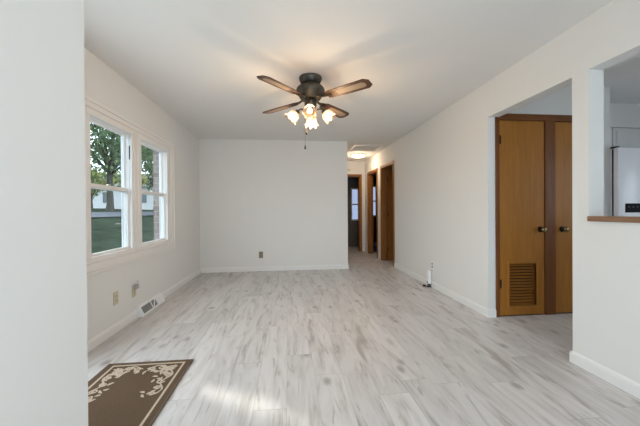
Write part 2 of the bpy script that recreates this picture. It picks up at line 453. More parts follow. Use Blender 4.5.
# ------------------------------------------------------------------ baseboards
def bboard(name, a, b, normal, label):
    """profile swept between floor points a and b; normal points into the room"""
    a, b, n = Vector(a), Vector(b), Vector(normal)
    prof = [(0, 0), (0.013, 0), (0.013, 0.062), (0.010, 0.074), (0.005, 0.082), (0, 0.085)]
    bm = NB(); rings = []
    for p in (a, b):
        rings.append([bm.verts.new((p.x + n.x * t, p.y + n.y * t, z)) for t, z in prof])
    k = len(prof)
    for i in range(k): bm.faces.new((rings[0][i], rings[0][(i + 1) % k], rings[1][(i + 1) % k], rings[1][i]))
    bm.faces.new(rings[0]); bm.faces.new(list(reversed(rings[1])))
    return struct(name, bm, trim_m, label, 'baseboard')
bboard('baseboard_left', (L, 2.36, 0), (L, 3.33, 0), (1, 0, 0), 'white baseboard along the left wall before the floor register')
bboard('baseboard_left_far', (L, 3.905, 0), (L, D, 0), (1, 0, 0), 'white baseboard along the left wall past the floor register')
bboard('baseboard_back', (L + 0.013, D, 0), (XE + 0.013, D, 0), (0, -1, 0), 'white baseboard along the back wall')
bboard('baseboard_hall', (XE, D, 0), (XE, YE, 0), (1, 0, 0), 'white baseboard on the left side of the hall')
bboard('baseboard_right_far', (R, YC, 0), (R, 5.62, 0), (-1, 0, 0), 'white baseboard along the right wall towards the hall')
bboard('baseboard_right_mid', (R, 6.505, 0), (R, 6.695, 0), (-1, 0, 0), 'short white baseboard between the two hall side doors')
bboard('baseboard_right_end', (R, 7.62, 0), (R, YE, 0), (-1, 0, 0), 'short white baseboard at the hall corner')
bboard('baseboard_jamb', (R - 0.013, YC, 0), (R + 0.078, YC, 0), (0, -1, 0), 'short white baseboard return beside the louvered closet door')
bboard('baseboard_right', (R, -2.2, 0), (R, YP, 0), (-1, 0, 0), 'white baseboard under the pass-through ledge')
bboard('baseboard_pillar', (R - 0.013, YP, 0), (RT, YP, 0), (0, 1, 0), 'white baseboard return on the wall end by the opening')

# wooden ledge of the pass-through
bm = bx((2.036, 0.55, 1.036), (2.19, YT - 0.001, 1.070), 0.004)
struct('trim_1', bm, ledge_m, 'brown wooden ledge on the pass-through opening', 'ledge')

# ------------------------------------------------------------------ the double window
w = thing('window_1', 'white double window in the left wall looking out on lawn and tree', 'window', (L, 3.36, 0.61), kind='structure')
def frame_ring(bm, y0, y1, z0, z1, wl, wr, wt, wb, x0, x1, bev=0.003):
    box(bm, (x0, y0, z1 - wt), (x1, y1, z1), bev); box(bm, (x0, y0, z0), (x1, y1, z0 + wb), bev)
    box(bm, (x0, y0, z0 + wb), (x1, y0 + wl, z1 - wt), bev); box(bm, (x0, y1 - wr, z0 + wb), (x1, y1, z1 - wt), bev)
# casing: back band, flat casing, inner stop
bm = NB()
frame_ring(bm, 2.385, 4.372, 0.610, 2.050, 0.034, 0.034, 0.030, 0.022, L, L + 0.024)
frame_ring(bm, 2.419, 4.338, 0.632, 2.020, 0.075, 0.075, 0.045, 0.065, L, L + 0.015)
obj('casing', bm, wtrim_m, w)
bm = NB()
Y1, Y2, Y3, Y4, Z0, Z1 = 2.610, 3.252, 3.455, 4.150, 0.745, 1.917
frame_ring(bm, 2.494, 4.263, 0.697, 1.975, Y1 - 2.494, 4.263 - Y4, 1.975 - Z1, Z0 - 0.697, L - 0.02, L + 0.006)
box(bm, (L - 0.02, Y2, Z0), (L + 0.006, Y3, Z1), 0.003)
box(bm, (L, Y2 + 0.035, Z0 - 0.03), (L + 0.013, Y2 + 0.085, Z1 + 0.03), 0.003)
box(bm, (L, Y3 - 0.085, Z0 - 0.03), (L + 0.013, Y3 - 0.035, Z1 + 0.03), 0.003)
obj('stop_frame', bm, wtrim_m, w)
bm = NB()   # jamb liners out to the brick
for (a, b) in ((Y1, Y2), (Y3, Y4)):
    frame_ring(bm, a - 0.05, b + 0.05, Z0 - 0.04, Z1 + 0.04, 0.05, 0.05, 0.04, 0.04, L - 0.096, L - 0.021, 0.0)
    frame_ring(bm, a, b, Z0, Z1, 0.008, 0.008, 0.008, 0.008, L - 0.096, L - 0.086, 0.0)
obj('jamb_liner', bm, vinyl_m, w)
ZM = 1.345
for (a, b) in ((Y1, Y2), (Y3, Y4)):
    bm = NB(); frame_ring(bm, a, b, ZM - 0.022, Z1, 0.016, 0.016, 0.022, 0.034, L - 0.085, L - 0.060, 0.002)
    up = obj('upper_sash', bm, vinyl_m, w)
    obj('pane', bx((L - 0.074, a + 0.01, ZM), (L - 0.071, b - 0.01, Z1 - 0.015)), pane_m, up)
    bm = NB(); frame_ring(bm, a, b, Z0, ZM + 0.018, 0.016, 0.016, 0.034, 0.022, L - 0.056, L - 0.028, 0.002)
    lo = obj('lower_sash', bm, wtrim_m, w)
    obj('pane', bx((L - 0.044, a + 0.01, Z0 + 0.015), (L - 0.040, b - 0.01, ZM - 0.01)), pane_m, lo)
    obj('sash_lock', bx((L - 0.05, (a + b) / 2 - 0.02, ZM + 0.018), (L - 0.03, (a + b) / 2 + 0.02, ZM + 0.030), 0.003), chrome_m, lo)
# small dark latch slot on the mullion
obj('latch_slot', bx((L - 0.021, Y2 - 0.0035, 1.66), (L - 0.012, Y2 - 0.0005, 1.80)), dark_m, w)
# soffit of the roof overhang outside
struct('trim_2', bx((-2.14, -2.3, 2.50), (L - 0.191, 10.4, 2.60)), vinyl_m, 'white roof soffit outside above the window', 'soffit')
struct('roof', bx((-2.22, -2.4, 2.60), (5.6, 10.5, 2.72)), roof_m, 'house roof slab', 'roof')

# ------------------------------------------------------------------ closet doors
FY = YC - 0.012      # front of the closet frame
d1 = thing('door_1', 'tall wooden closet door with a louvered vent near the floor', 'door', (2.435, YC, 0), kind='structure')
d2 = thing('door_2', 'plain wooden closet door right of the louvered one, cut off by the wall', 'door', (3.07, YC, 0), kind='structure')
fr = thing('trim_3', 'dark wooden frame around the two closet doors', 'door frame', (2.75, YC, 0), kind='structure')
obj('side_jamb', bx((2.134, FY, 0), (2.178, YC + 0.09, 2.117), 0.003), frame_m, fr)
obj('centre_post', bx((2.692, FY, 0), (2.812, YC + 0.09, 2.05), 0.003), frame_m, fr)
obj('side_jamb', bx((3.328, FY, 0), (3.385, YC + 0.09, 2.117), 0.003), frame_m, fr)
obj('head', bx((2.178, FY, 2.05), (3.328, YC + 0.09, 2.117), 0.003), framex_m, fr)
obj('threshold', bx((2.178, YC + 0.003, 0.0), (3.328, YC + 0.09, 0.006)), dark_m, fr)
DY = FY + 0.010      # front of the leaves
LX0, LX1, LZ0, LZ1 = 2.284, 2.592, 0.108, 0.548
bm = wall_mesh(2.182, 2.687, 0.012, 2.046, DY, DY + 0.035, [(LX0, LX1, LZ0, LZ1)], 'x')
obj('leaf', bm, door_m, d1)
bm = NB(); t = 0.027
for lo, hi in (((LX0 - t, DY - 0.009, LZ1), (LX1 + t, DY + 0.03, LZ1 + t)), ((LX0 - t, DY - 0.009, LZ0 - t), (LX1 + t, DY + 0.03, LZ0)),
               ((LX0 - t, DY - 0.009, LZ0), (LX0, DY + 0.03, LZ1)), ((LX1, DY - 0.009, LZ0), (LX1 + t, DY + 0.03, LZ1))):
    box(bm, lo, hi, 0.003)
lv = obj('louver_frame', bm, door_m, d1)
ns = 14
for i in range(ns):
    zc = LZ0 + (i + 0.5) * (LZ1 - LZ0) / ns
    bm = NB()
    poly = [(-0.010, -0.0085), (-0.008, -0.0115), (0.012, 0.004), (0.010, 0.007)]
    prism(bm, poly, LX0, LX1, lambda a, b, h, zc=zc: Vector((h, DY + 0.014 + a, zc + b)))
    obj('louver_slat', bm, doorx_m, lv)
obj('louver_backing', bx((LX0, DY + 0.036, LZ0), (LX1, DY + 0.040, LZ1)), dark_m, d1)
def knob(x, z, y, parent, dx=0.0):
    bm = NB(); lathe(bm, [(0.0, -0.001), (0.031, -0.001), (0.031, 0.005), (0.024, 0.009), (0.012, 0.012), (0.0115, 0.030)], (x, y, z), (0, -1, 0), 24)
    r = obj('rosette', bm, hinge_m, parent, True)
    bm = NB(); lathe(bm, [(0.010, 0.026), (0.020, 0.031), (0.0275, 0.042), (0.0285, 0.052), (0.024, 0.062), (0.014, 0.067), (0.0, 0.068)], (x, y, z), (0, -1, 0), 24)
    obj('knob', bm, brass_m, parent, True)
knob(2.640, 0.905, DY, d1)
def hinge(z):
    bm = NB(); lathe(bm, [(0.0, -0.045), (0.007, -0.045), (0.007, 0.045), (0.0, 0.045)], (2.180, FY - 0.003, z), seg=12)
    box(bm, (2.182, DY - 0.002, z - 0.042), (2.200, DY, z + 0.042))
    obj('hinge', bm, hinge_m, d1)
hinge(1.842); hinge(0.345)
obj('leaf', bx((2.817, DY, 0.012), (3.323, DY + 0.035, 2.043), 0.003), door_m, d2)
knob(2.892, 0.905, DY, d2)

# ------------------------------------------------------------------ glazed entry door (hidden behind the wall end, built around the added fill lamp)
d6 = thing('door_6', 'white glazed entry door beside the brown rug, framing the added fill lamp', 'door', (L, 1.84, 0), kind='structure')
bm = NB()
for lo, hi in (((L, 1.32, 0), (L + 0.014, 1.385, 2.11)), ((L, 2.295, 0), (L + 0.014, 2.36, 2.11)), ((L, 1.385, 2.045), (L + 0.014, 2.295, 2.11))): box(bm, lo, hi, 0.003)
obj('casing', bm, trim_m, d6)
bm = NB()
for lo, hi in (((L - 0.085, 1.385, 0.01), (L - 0.045, 1.445, 2.04)), ((L - 0.085, 2.235, 0.01), (L - 0.045, 2.295, 2.04)), ((L - 0.085, 1.445, 1.98), (L - 0.045, 2.235, 2.04)), ((L - 0.085, 1.445, 0.01), (L - 0.045, 2.235, 0.18))): box(bm, lo, hi, 0.003)
obj('frame', bm, trim_m, d6)
obj('pane', bx((L - 0.070, 1.44, 0.175), (L - 0.066, 2.24, 1.985)), pane_m, d6)

# ------------------------------------------------------------------ hall doors
def side_door(name, hole, label, leaf):
    y0, y1, _, zt = hole
    d = thing(name, label, 'door', (R, (y0 + y1) / 2, 0), kind='structure')
    bm = NB(); cw = 0.056
    for fx, s in ((R, -1), (RT, 1)):
        xs = sorted((fx, fx + s * 0.014))
        box(bm, (xs[0], y0 - cw + 0.01, 0), (xs[1], y0 + 0.01, zt + cw - 0.01), 0.003)
        box(bm, (xs[0], y1 - 0.01, 0), (xs[1], y1 + cw - 0.01, zt + cw - 0.01), 0.003)
    obj('casing', bm, hall_m, d)
    bm = NB()
    for fx, s in ((R, -1), (RT, 1)):
        xs = sorted((fx, fx + s * 0.014))
        box(bm, (xs[0], y0 + 0.01, zt - 0.01), (xs[1], y1 - 0.01, zt + cw - 0.01), 0.003)
    obj('head_casing', bm, hally_m, d)
    bm = NB()
    box(bm, (R, y0, 0), (RT, y0 + 0.018, zt)); box(bm, (R, y1 - 0.018, 0), (RT, y1, zt)); box(bm, (R, y0 + 0.018, zt - 0.018), (RT, y1 - 0.018, zt))
    box(bm, (R + 0.05, y0 + 0.018, 0), (R + 0.08, y0 + 0.029, zt - 0.018)); box(bm, (R + 0.05, y1 - 0.029, 0), (R + 0.08, y1 - 0.018, zt - 0.018))
    obj('jamb', bm, hall_m, d)
    if leaf:
        lf = obj('leaf', bx((RT + 0.016, y1 - 0.055, 0.012), (RT + 0.73, y1 - 0.019, zt - 0.025), 0.003), hall_m, d)
        bm = NB()
        for z in (0.25, 1.02, 1.80): lathe(bm, [(0.0, -0.045), (0.007, -0.045), (0.007, 0.045), (0.0, 0.045)], (RT + 0.012, y1 - 0.062, z), seg=10)
        obj('hinges', bm, hinge_m, lf)
    return d
side_door('door_3', near_door, 'nearest hall doorway on the right wall, its brown door swung open inside', True)
side_door('door_4', far_door, 'second doorway on the right side of the hall showing a bedroom window', False)
d5 = thing('door_5', 'dark doorway at the end of the hall', 'door', (1.54, YE, 0), kind='structure')
x0, x1, _, zt = end_door
bm = NB()
box(bm, (x0 - 0.045, YE - 0.014, 0), (x0 + 0.01, YE, zt + 0.05), 0.003); box(bm, (x1 - 0.01, YE - 0.014, 0), (x1 + 0.052, YE, zt + 0.05), 0.003)
obj('casing', bm, hall_m, d5)
obj('head_casing', bx((x0 + 0.01, YE - 0.014, zt - 0.01), (x1 - 0.01, YE, zt + 0.05), 0.003), hallx_m, d5)
bm = NB(); box(bm, (x0, YE, 0), (x0 + 0.018, YE + 0.1, zt)); box(bm, (x1 - 0.018, YE, 0), (x1, YE + 0.1, zt)); box(bm, (x0 + 0.018, YE, zt - 0.018), (x1 - 0.018, YE + 0.1, zt))
obj('jamb', bm, hall_m, d5)
def far_window(name, W_, y, label):
    a, b, z0, z1 = W_
    o = thing(name, label, 'window', ((a + b) / 2, y, z0), kind='structure')
    bm = NB(); t = 0.035
    for lo, hi in (((a, y, z0), (b, y + 0.07, z0 + t)), ((a, y, z1 - t), (b, y + 0.07, z1)), ((a, y, z0 + t), (a + t, y + 0.07, z1 - t)), ((b - t, y, z0 + t), (b, y + 0.07, z1 - t)),
                   ((a + t, y + 0.02, (z0 + z1) / 2 - 0.02), (b - t, y + 0.05, (z0 + z1) / 2 + 0.02))): box(bm, lo, hi)
    obj('window_frame', bm, grey_m, o)
    obj('pane', bx((a + t, y + 0.035, z0 + t), (b - t, y + 0.038, z1 - t)), bedpane_m, o)
far_window('window_2', AW, 9.02, 'small bright window seen through the end doorway of the hall')
far_window('window_3', BW, 10.22, 'narrow bright slice of window seen through the second hall doorway')
bm = NB(); n = 40; prev = None
for i in range(n + 1):
    x = 3.02 + 0.55 * i / n; y = 10.14 + 0.02 * math.sin(i * 1.5)
    cur = [bm.verts.new((x, y, 0.55)), bm.verts.new((x, y, 2.1)), bm.verts.new((x, y + 0.006, 2.1)), bm.verts.new((x, y + 0.006, 0.55))]
    if prev:
        for k in range(4): bm.faces.new((prev[k], prev[(k + 1) % 4], cur[(k + 1) % 4], cur[k]))
    prev = cur
cu = thing('curtain', 'dark blue-grey curtain beside the window behind the second hall doorway', 'curtain', (3.3, 10.15, 0.55))
obj('cloth', bm, screen_m, cu, True)
bm = NB(); tube(bm, [(2.7, 10.15, 2.115), (3.65, 10.15, 2.115)], 0.011)
for xx in (2.74, 3.61): box(bm, (xx - 0.01, 10.15, 2.105), (xx + 0.01, 10.2, 2.125))
obj('rod', bm, hinge_m, cu)
bm = bx((2.26, 7.35, 0.001), (3.6, 8.9, 0.012), 0.004)
tag(obj('bedroom_rug', bm, bluerug_m), 'blue rug on the bedroom floor behind the second hall doorway', 'rug')

# ------------------------------------------------------------------ ceiling fan
FX, FYc = 0.222, 2.95
fan = thing('ceiling_fan', 'dark bronze ceiling fan with four cane-inlaid blades and lit tulip lamps', 'ceiling fan', (FX, FYc, H))
bm = NB(); lathe(bm, [(0.0, H - 0.0), (0.112, H), (0.114, H - 0.012), (0.108, H - 0.03), (0.098, H - 0.052), (0.085, H - 0.064), (0.0, H - 0.066)], (FX, FYc, 0), seg=40)
obj('canopy', bm, bronze_m, fan, True)
bm = NB(); lathe(bm, [(0.0, 2.376), (0.075, 2.374), (0.098, 2.362), (0.118, 2.350), (0.136, 2.332), (0.143, 2.312), (0.143, 2.298), (0.134, 2.280), (0.118, 2.258), (0.105, 2.236), (0.090, 2.220), (0.0, 2.216)], (FX, FYc, 0), seg=48)
obj('motor_housing', bm, bronze_m, fan, True)
bm = NB(); lathe(bm, [(0.0, 2.220), (0.052, 2.218), (0.060, 2.205), (0.060, 2.165), (0.050, 2.145), (0.046, 2.125), (0.060, 2.112), (0.058, 2.092), (0.040, 2.074), (0.018, 2.064), (0.010, 2.05), (0.0, 2.046)], (FX, FYc, 0), seg=36)
obj('switch_housing', bm, bronze_m, fan, True)
outline = [(0.200, -0.046), (0.235, -0.058), (0.40, -0.066), (0.62, -0.070), (0.662, -0.038), (0.662, 0.038), (0.62, 0.070), (0.40, 0.066), (0.235, 0.058), (0.200, 0.046)]
inlay = [(0.315, -0.030), (0.42, -0.035), (0.590, -0.038), (0.615, -0.020), (0.615, 0.020), (0.590, 0.038), (0.42, 0.035), (0.315, 0.030)]
PITCH = math.radians(11)
BZ = 2.222
for ang in (227, 317, 47, 137):
    a = math.radians(ang)
    ca, sa = math.cos(a), math.sin(a)
    def pt(u, v, h, ca=ca, sa=sa):
        vv = v * math.cos(PITCH) + h * math.sin(PITCH); hh = h * math.cos(PITCH) - v * math.sin(PITCH)
        return Vector((FX + u * ca - vv * sa, FYc + u * sa + vv * ca, BZ + hh))
    bm = NB(); prism(bm, outline, -0.003, 0.003, pt)
    b = obj('blade', bm, blade_m, fan)
    bm = NB(); prism(bm, inlay, -0.0042, -0.003, pt); prism(bm, inlay, 0.003, 0.0042, pt)
    obj('cane_inlay', bm, cane_m, b)
    bm = NB()
    prism(bm, [(0.085, -0.020), (0.15, -0.012), (0.19, -0.030), (0.26, -0.036), (0.285, 0.0), (0.26, 0.036), (0.19, 0.030), (0.15, 0.012), (0.085, 0.020)], 0.0045, 0.010, pt)
    tube(bm, [pt(0.09, 0, 0.012) + Vector((0, 0, 0.01)), pt(0.14, 0, 0.004), pt(0.20, 0, -0.006), pt(0.245, 0, -0.0065)], [0.012, 0.012, 0.010, 0.006], 10)
    for s in (-0.02, 0.02): lathe(bm, [(0.0, -0.0095), (0.006, -0.0085), (0.007, -0.004), (0.0, -0.003)], pt(0.235, s, 0), seg=10)
    obj('blade_bracket', bm, bronze_m, fan, True)
for ang in (263, 353, 83, 173):
    a = math.radians(ang); o_ = Vector((math.cos(a), math.sin(a), 0)); c0 = Vector((FX, FYc, 0))
    tilt = math.radians(47)
    ax = o_ * math.cos(tilt) - Vector((0, 0, 1)) * math.sin(tilt)
    neck = c0 + o_ * 0.128 + Vector((0, 0, 2.108))
    bm = NB()
    tube(bm, [c0 + o_ * 0.045 + Vector((0, 0, 2.104)), c0 + o_ * 0.075 + Vector((0, 0, 2.128)), c0 + o_ * 0.104 + Vector((0, 0, 2.130)), neck - ax * 0.004], 0.008, 10)
    lathe(bm, [(0.0, -0.012), (0.018, -0.010), (0.025, 0.0), (0.027, 0.020), (0.020, 0.022), (0.0, 0.022)], neck, ax, 20)
    arm = obj('lamp_arm', bm, bronze_m, fan, True)
    def rip(i, th, r, h):
        k = max(0.0, (h - 0.075) / 0.035)
        return r * (1 + 0.11 * k * math.cos(8 * th)), h + 0.010 * k * math.cos(8 * th)
    prof = [(0.022, 0.016), (0.036, 0.024), (0.047, 0.040), (0.050, 0.058), (0.051, 0.075), (0.0525, 0.086), (0.056, 0.096), (0.062, 0.104), (0.066, 0.108)]
    bm = NB(); lathe(bm, prof, neck, ax, 48, rip)
    sh = obj('lamp_shade', bm, shade_m, fan, True)
    sh.modifiers.new('thick', 'SOLIDIFY').thickness = 0.0025
    bm = NB(); lathe(bm, [(0.0, 0.020), (0.012, 0.022), (0.013, 0.036), (0.020, 0.050), (0.026, 0.066), (0.026, 0.078), (0.018, 0.092), (0.0, 0.098)], neck, ax, 20)
    obj('bulb', bm, bulb_m, arm, True)
    pl = bpy.data.lights.new('fan_bulb_light', 'POINT'); pl.energy = 6.8; pl.color = (1.0, 0.70, 0.42); pl.shadow_soft_size = 0.03
    po = bpy.data.objects.new('fan_bulb_light', pl); C.objects.link(po); po.location = neck + ax * 0.145
for cx, cy, zt_, zb in ((FX - 0.043, FYc - 0.02, 2.15, 1.868), (FX - 0.056, FYc + 0.015, 2.15, 1.732)):
    bm = NB(); z = zt_
    tube(bm, [(FX - 0.03, cy, zt_), (cx, cy, zt_ - 0.015), (cx, cy, zb + 0.04)], 0.0013, 6)
    ch = obj('pull_chain', bm, bronze_m, fan)
    bm = NB(); lathe(bm, [(0.0, 0.045), (0.004, 0.043), (0.006, 0.03), (0.0095, 0.012), (0.008, 0.003), (0.0, 0.0)], (cx, cy, zb), seg=14)
    obj('pull_knob', bm, hinge_m, ch, True)

# ------------------------------------------------------------------ hall ceiling
hl = thing('ceiling_light', 'round glowing flush light on the hall ceiling', 'ceiling light', (1.645, 6.93, H))
bm = NB(); lathe(bm, [(0.0, H), (0.190, H), (0.192, H - 0.012), (0.180, H - 0.022), (0.0, H - 0.023)], (1.645, 6.93, 0), seg=40)
obj('base_ring', bm, trim_m, hl, True)
bm = NB(); lathe(bm, [(0.165, H - 0.022), (0.160, H - 0.042), (0.135, H - 0.054), (0.09, H - 0.062), (0.0, H - 0.066)], (1.645, 6.93, 0), seg=40)
obj('glass_bowl', bm, bowl_m, hl, True)
pl = bpy.data.lights.new('hall_light', 'POINT'); pl.energy = 10.5; pl.color = (1.0, 0.75, 0.52); pl.shadow_soft_size = 0.10
po = bpy.data.objects.new('hall_light', pl); C.objects.link(po); po.location = (1.645, 6.93, H - 0.20)
vt = thing('ceiling_vent', 'white framed grille set in the hall ceiling before the light', 'vent', (1.62, 6.17, H))
bm = NB(); vx0, vx1, vy0, vy1 = 1.31, 1.925, 5.86, 6.48
for lo, hi in (((vx0, vy0, H - 0.012), (vx1, vy0 + 0.04, H)), ((vx0, vy1 - 0.04, H - 0.012), (vx1, vy1, H)), ((vx0, vy0 + 0.04, H - 0.012), (vx0 + 0.04, vy1 - 0.04, H)), ((vx1 - 0.04, vy0 + 0.04, H - 0.012), (vx1, vy1 - 0.04, H))):
    box(bm, lo, hi, 0.002)
obj('vent_frame', bm, trim_m, vt)
bm = NB(); k = 16
for i in range(k):
    yc = vy0 + 0.04 + (i + 0.5) * (vy1 - vy0 - 0.08) / k
    prism(bm, [(-0.014, -0.002), (0.012, -0.010), (0.014, -0.008), (-0.012, 0.0)], vx0 + 0.04, vx1 - 0.04, lambda a, b, h, yc=yc: Vector((h, yc + a, H - 0.001 + b)))
obj('slats', bm, grey_m, vt)
bm = bx((1.585, YE - 0.03, 2.18), (1.655, YE, 2.235), 0.006)
ch = tag(obj('door_chime', bm, cream_m), 'small tan box on the wall above the end doorway of the hall', 'door chime')

# ------------------------------------------------------------------ outlets
def outlet(name, center, normal, label, plate_m, sock_m, group=None):
    c = Vector(center); n = Vector(normal); s = Vector((-n.y, n.x, 0))
    t = thing(name, label, 'outlet', center, group)
    def bb(u0, u1, z0, z1, d0, d1, bev):
        ps = [c + s * u0 + n * d0 + Vector((0, 0, z0)), c + s * u1 + n * d1 + Vector((0, 0, z1))]
        return bx([min(ps[0][i], ps[1][i]) for i in range(3)], [max(ps[0][i], ps[1][i]) for i in range(3)], bev)
    obj('cover_plate', bb(-0.037, 0.037, -0.060, 0.060, 0.0, 0.006, 0.002), plate_m, t)
    for z in (-0.022, 0.022):
        so_ = obj('socket', bb(-0.017, 0.017, z - 0.014, z + 0.014, 0.006, 0.0085, 0.001), sock_m, t)
        bm = bb(-0.008, -0.005, z - 0.006, z + 0.006, 0.0085, 0.009, 0)
        for q in ((0.005, 0.008),):
            b2 = bb(q[0], q[1], z - 0.006, z + 0.006, 0.0085, 0.009, 0)
            me = bpy.data.meshes.new('tmp'); b2.to_mesh(me); b2.free(); bm.from_mesh(me); bpy.data.meshes.remove(me)
        obj('slot', bm, dark_m, so_)
    return t
outlet('wall_outlet', (L, 2.948, 0.316), (1, 0, 0), 'cream outlet under the window, the one farther from the floor register', cream_m, cream_m)
outlet('wall_outlet', (L, 3.275, 0.295), (1, 0, 0), 'cream outlet with a small plug directly above the floor register', cream_m, cream_m)
outlet('wall_outlet', (-0.523, D, 0.303), (0, -1, 0), 'small brown outlet low on the blank back wall', tan_m, tan_m)
outlet('wall_outlet', (R, 4.085, 0.320), (-1, 0, 0), 'outlet with a white plate and dark sockets on the right wall', whitep_m, tan_m)
bm = bx((L + 0.009, 3.262, 0.318), (L + 0.045, 3.300, 0.368), 0.006)
tube(bm, [(L + 0.03, 3.285, 0.362), (L + 0.035, 3.295, 0.385), (L + 0.02, 3.31, 0.392)], 0.005, 8)
tag(obj('plug', bm, plain('grey_plug', (0.42, 0.39, 0.42), 0.5)), 'grey plug in the outlet above the floor register', 'plug')

# ------------------------------------------------------------------ baseboard register
rg = thing('floor_register', 'white baseboard heat register with a dark grille under the window', 'register', (L, 3.68, 0))
ya, yb = 3.335, 3.90
prof = [(0.0, 0.0), (0.060, 0.0), (0.062, 0.012), (0.022, 0.100), (0.012, 0.108), (0.0, 0.108)]
bm = NB(); prism(bm, prof, ya, yb, lambda a, b, h: Vector((L + a, h, b)))
obj('housing', bm, whitep_m, rg)
def onslope(t, y, d=0.0):      # t 0..1 up the sloped face
    p0, p1 = Vector((0.062, 0.012)), Vector((0.022, 0.100)); p = p0.lerp(p1, t); nn = Vector((0.91, 0.414)) * d
    return Vector((L + p.x + nn.x, y, p.y + nn.y))
def slope_slab(poly, d0, d1): 
    bm = NB(); prism(bm, poly, d0, d1, lambda a, b, h: onslope(a, b, h)); return bm
obj('grille', slope_slab([(0.12, 3.370), (0.12, 3.570), (0.90, 3.570), (0.90, 3.370)], -0.001, 0.0015), grille_m, rg)
obj('grille', slope_slab([(0.12, 3.595), (0.12, 3.700), (0.90, 3.700), (0.90, 3.595)], -0.001, 0.0015), grille_m, rg)
bm = NB()
for i in range(7):
    t0 = 0.18 + i * 0.10
    prism(bm, [(t0, 3.370), (t0, 3.570), (t0 + 0.025, 3.570), (t0 + 0.025, 3.370)], 0.001, 0.004, lambda a, b, h: onslope(a, b, h))
    prism(bm, [(t0, 3.595), (t0, 3.700), (t0 + 0.025, 3.700), (t0 + 0.025, 3.595)], 0.001, 0.004, lambda a, b, h: onslope(a, b, h))
obj('fins', bm, plain('register_fin', (0.36, 0.36, 0.35), 0.5), rg)
bm = NB(); prism(bm, [(0.12, 3.590), (0.12, 3.612), (0.90, 3.700), (0.90, 3.675)], 0.001, 0.0055, lambda a, b, h: onslope(a, b, h))
obj('damper_lever', bm, whitep_m, rg)
for y in (ya - 0.004, yb - 0.002):
    bm = NB(); prism(bm, [(0.0, 0.0), (0.064, 0.0), (0.066, 0.013), (0.024, 0.104), (0.012, 0.112), (0.0, 0.112)], y, y + 0.006, lambda a, b, h: Vector((L + a, h, b)))
    obj('end_cap', bm, whitep_m, rg)

# ------------------------------------------------------------------ small device at the right wall
dv = thing('plastic_dispenser', 'white upright plastic device with a black foot on the floor by the right wall', 'device', (2.012, 4.110, 0))
bm = NB(); lathe(bm, [(0.0, 0.0), (0.027, 0.0), (0.028, 0.010), (0.025, 0.030), (0.018, 0.045), (0.016, 0.055), (0.0, 0.055)], (2.012, 4.110, 0), seg=20)
obj('foot', bm, black_m, dv, True)
obj('body', bx((1.988, 4.078, 0.053), (2.037, 4.142, 0.240), 0.010), whitep_m, dv, True)
obj('switch', bx((1.983, 4.095, 0.062), (1.989, 4.125, 0.082), 0.002), black_m, dv)
bm = NB(); tube(bm, [(2.012, 4.110, 0.235), (2.014, 4.108, 0.28), (2.03, 4.080, 0.31), (2.044, 4.086, 0.300)], 0.004, 8)
obj('cord', bm, whitep_m, dv, True)
bm = NB(); lathe(bm, [(0.0, 0.0), (0.020, 0.002), (0.026, 0.014), (0.020, 0.026), (0.0, 0.030)], (1.958, 4.150, 0), seg=16)
tube(bm, [(1.958, 4.150, 0.012), (1.975, 4.135, 0.010), (1.995, 4.120, 0.014)], 0.006, 8)
obj('plug_end', bm, black_m, dv, True)

# ------------------------------------------------------------------ entry rug
rx0, rx1, ry0, ry1 = -1.318, -0.722, 1.20, 2.318
rug = thing('rug', 'brown entry rug with a cream scroll border beside the wall end', 'rug', ((rx0 + rx1) / 2, (ry0 + ry1) / 2, 0))
obj('pile', bx((rx0 + 0.012, ry0 + 0.012, 0.001), (rx1 - 0.012, ry1 - 0.012, 0.009)), rug_m, rug)
bm = NB()
for lo, hi in (((rx0, ry0, 0.0), (rx1, ry0 + 0.012, 0.011)), ((rx0, ry1 - 0.012, 0.0), (rx1, ry1, 0.011)), ((rx0, ry0 + 0.012, 0.0), (rx0 + 0.012, ry1 - 0.012, 0.011)), ((rx1 - 0.012, ry0 + 0.012, 0.0), (rx1, ry1 - 0.012, 0.011))):
    box(bm, lo, hi, 0.003)
obj('binding', bm, rugedge_m, rug)
ZR0, ZR1 = 0.0085, 0.0105
def ribbon(bm, pts, wds):
    global ZR1
    ZR1 += 0.000008
    pts = [Vector((p[0], p[1], 0)) for p in pts]; prev = None
    n = len(pts)
    for i, p in enumerate(pts):
        d = (pts[min(i + 1, n - 1)] - pts[max(i - 1, 0)]).normalized(); s = Vector((-d.y, d.x, 0))
        wd = wds(i / (n - 1)) / 2 if callable(wds) else wds / 2
        a, b = p - s * wd, p + s * wd
        cur = [bm.verts.new((a.x, a.y, ZR0)), bm.verts.new((b.x, b.y, ZR0)), bm.verts.new((b.x, b.y, ZR1)), bm.verts.new((a.x, a.y, ZR1))]
        if prev:
            for k in range(4): bm.faces.new((prev[k], prev[(k + 1) % 4], cur[(k + 1) % 4], cur[k]))
        else: bm.faces.new(cur)
        prev = cur
    bm.faces.new(list(reversed(prev)))
bi = 0.046
bm = NB()
ix0, ix1, iy0, iy1 = rx0 + bi, rx1 - bi, ry0 + bi, ry1 - 0.034
for lo, hi in (((ix0, iy1 - 0.014, ZR0), (ix1, iy1, ZR1)), ((ix0, iy0, ZR0), (ix1, iy0 + 0.014, ZR1)), ((ix0, iy0 + 0.014, ZR0), (ix0 + 0.014, iy1 - 0.014, ZR1)), ((ix1 - 0.014, iy0 + 0.014, ZR0), (ix1, iy1 - 0.014, ZR1))):
    box(bm, lo, hi)
obj('border_line', bm, rugcream_m, rug)
def spiral(bm, cx, cy, r, a0, turns, sgn, wd):
    pts = []
    n = 22
    for i in range(n + 1):
        t = i / n; rr = r * (1 - 0.82 * t); a = a0 + sgn * turns * 2 * PI * t
        pts.append((cx + rr * math.cos(a), cy + rr * math.sin(a)))
    ribbon(bm, pts, lambda t: wd * (1.0 - 0.25 * t) if t < 0.9 else wd * 1.5)
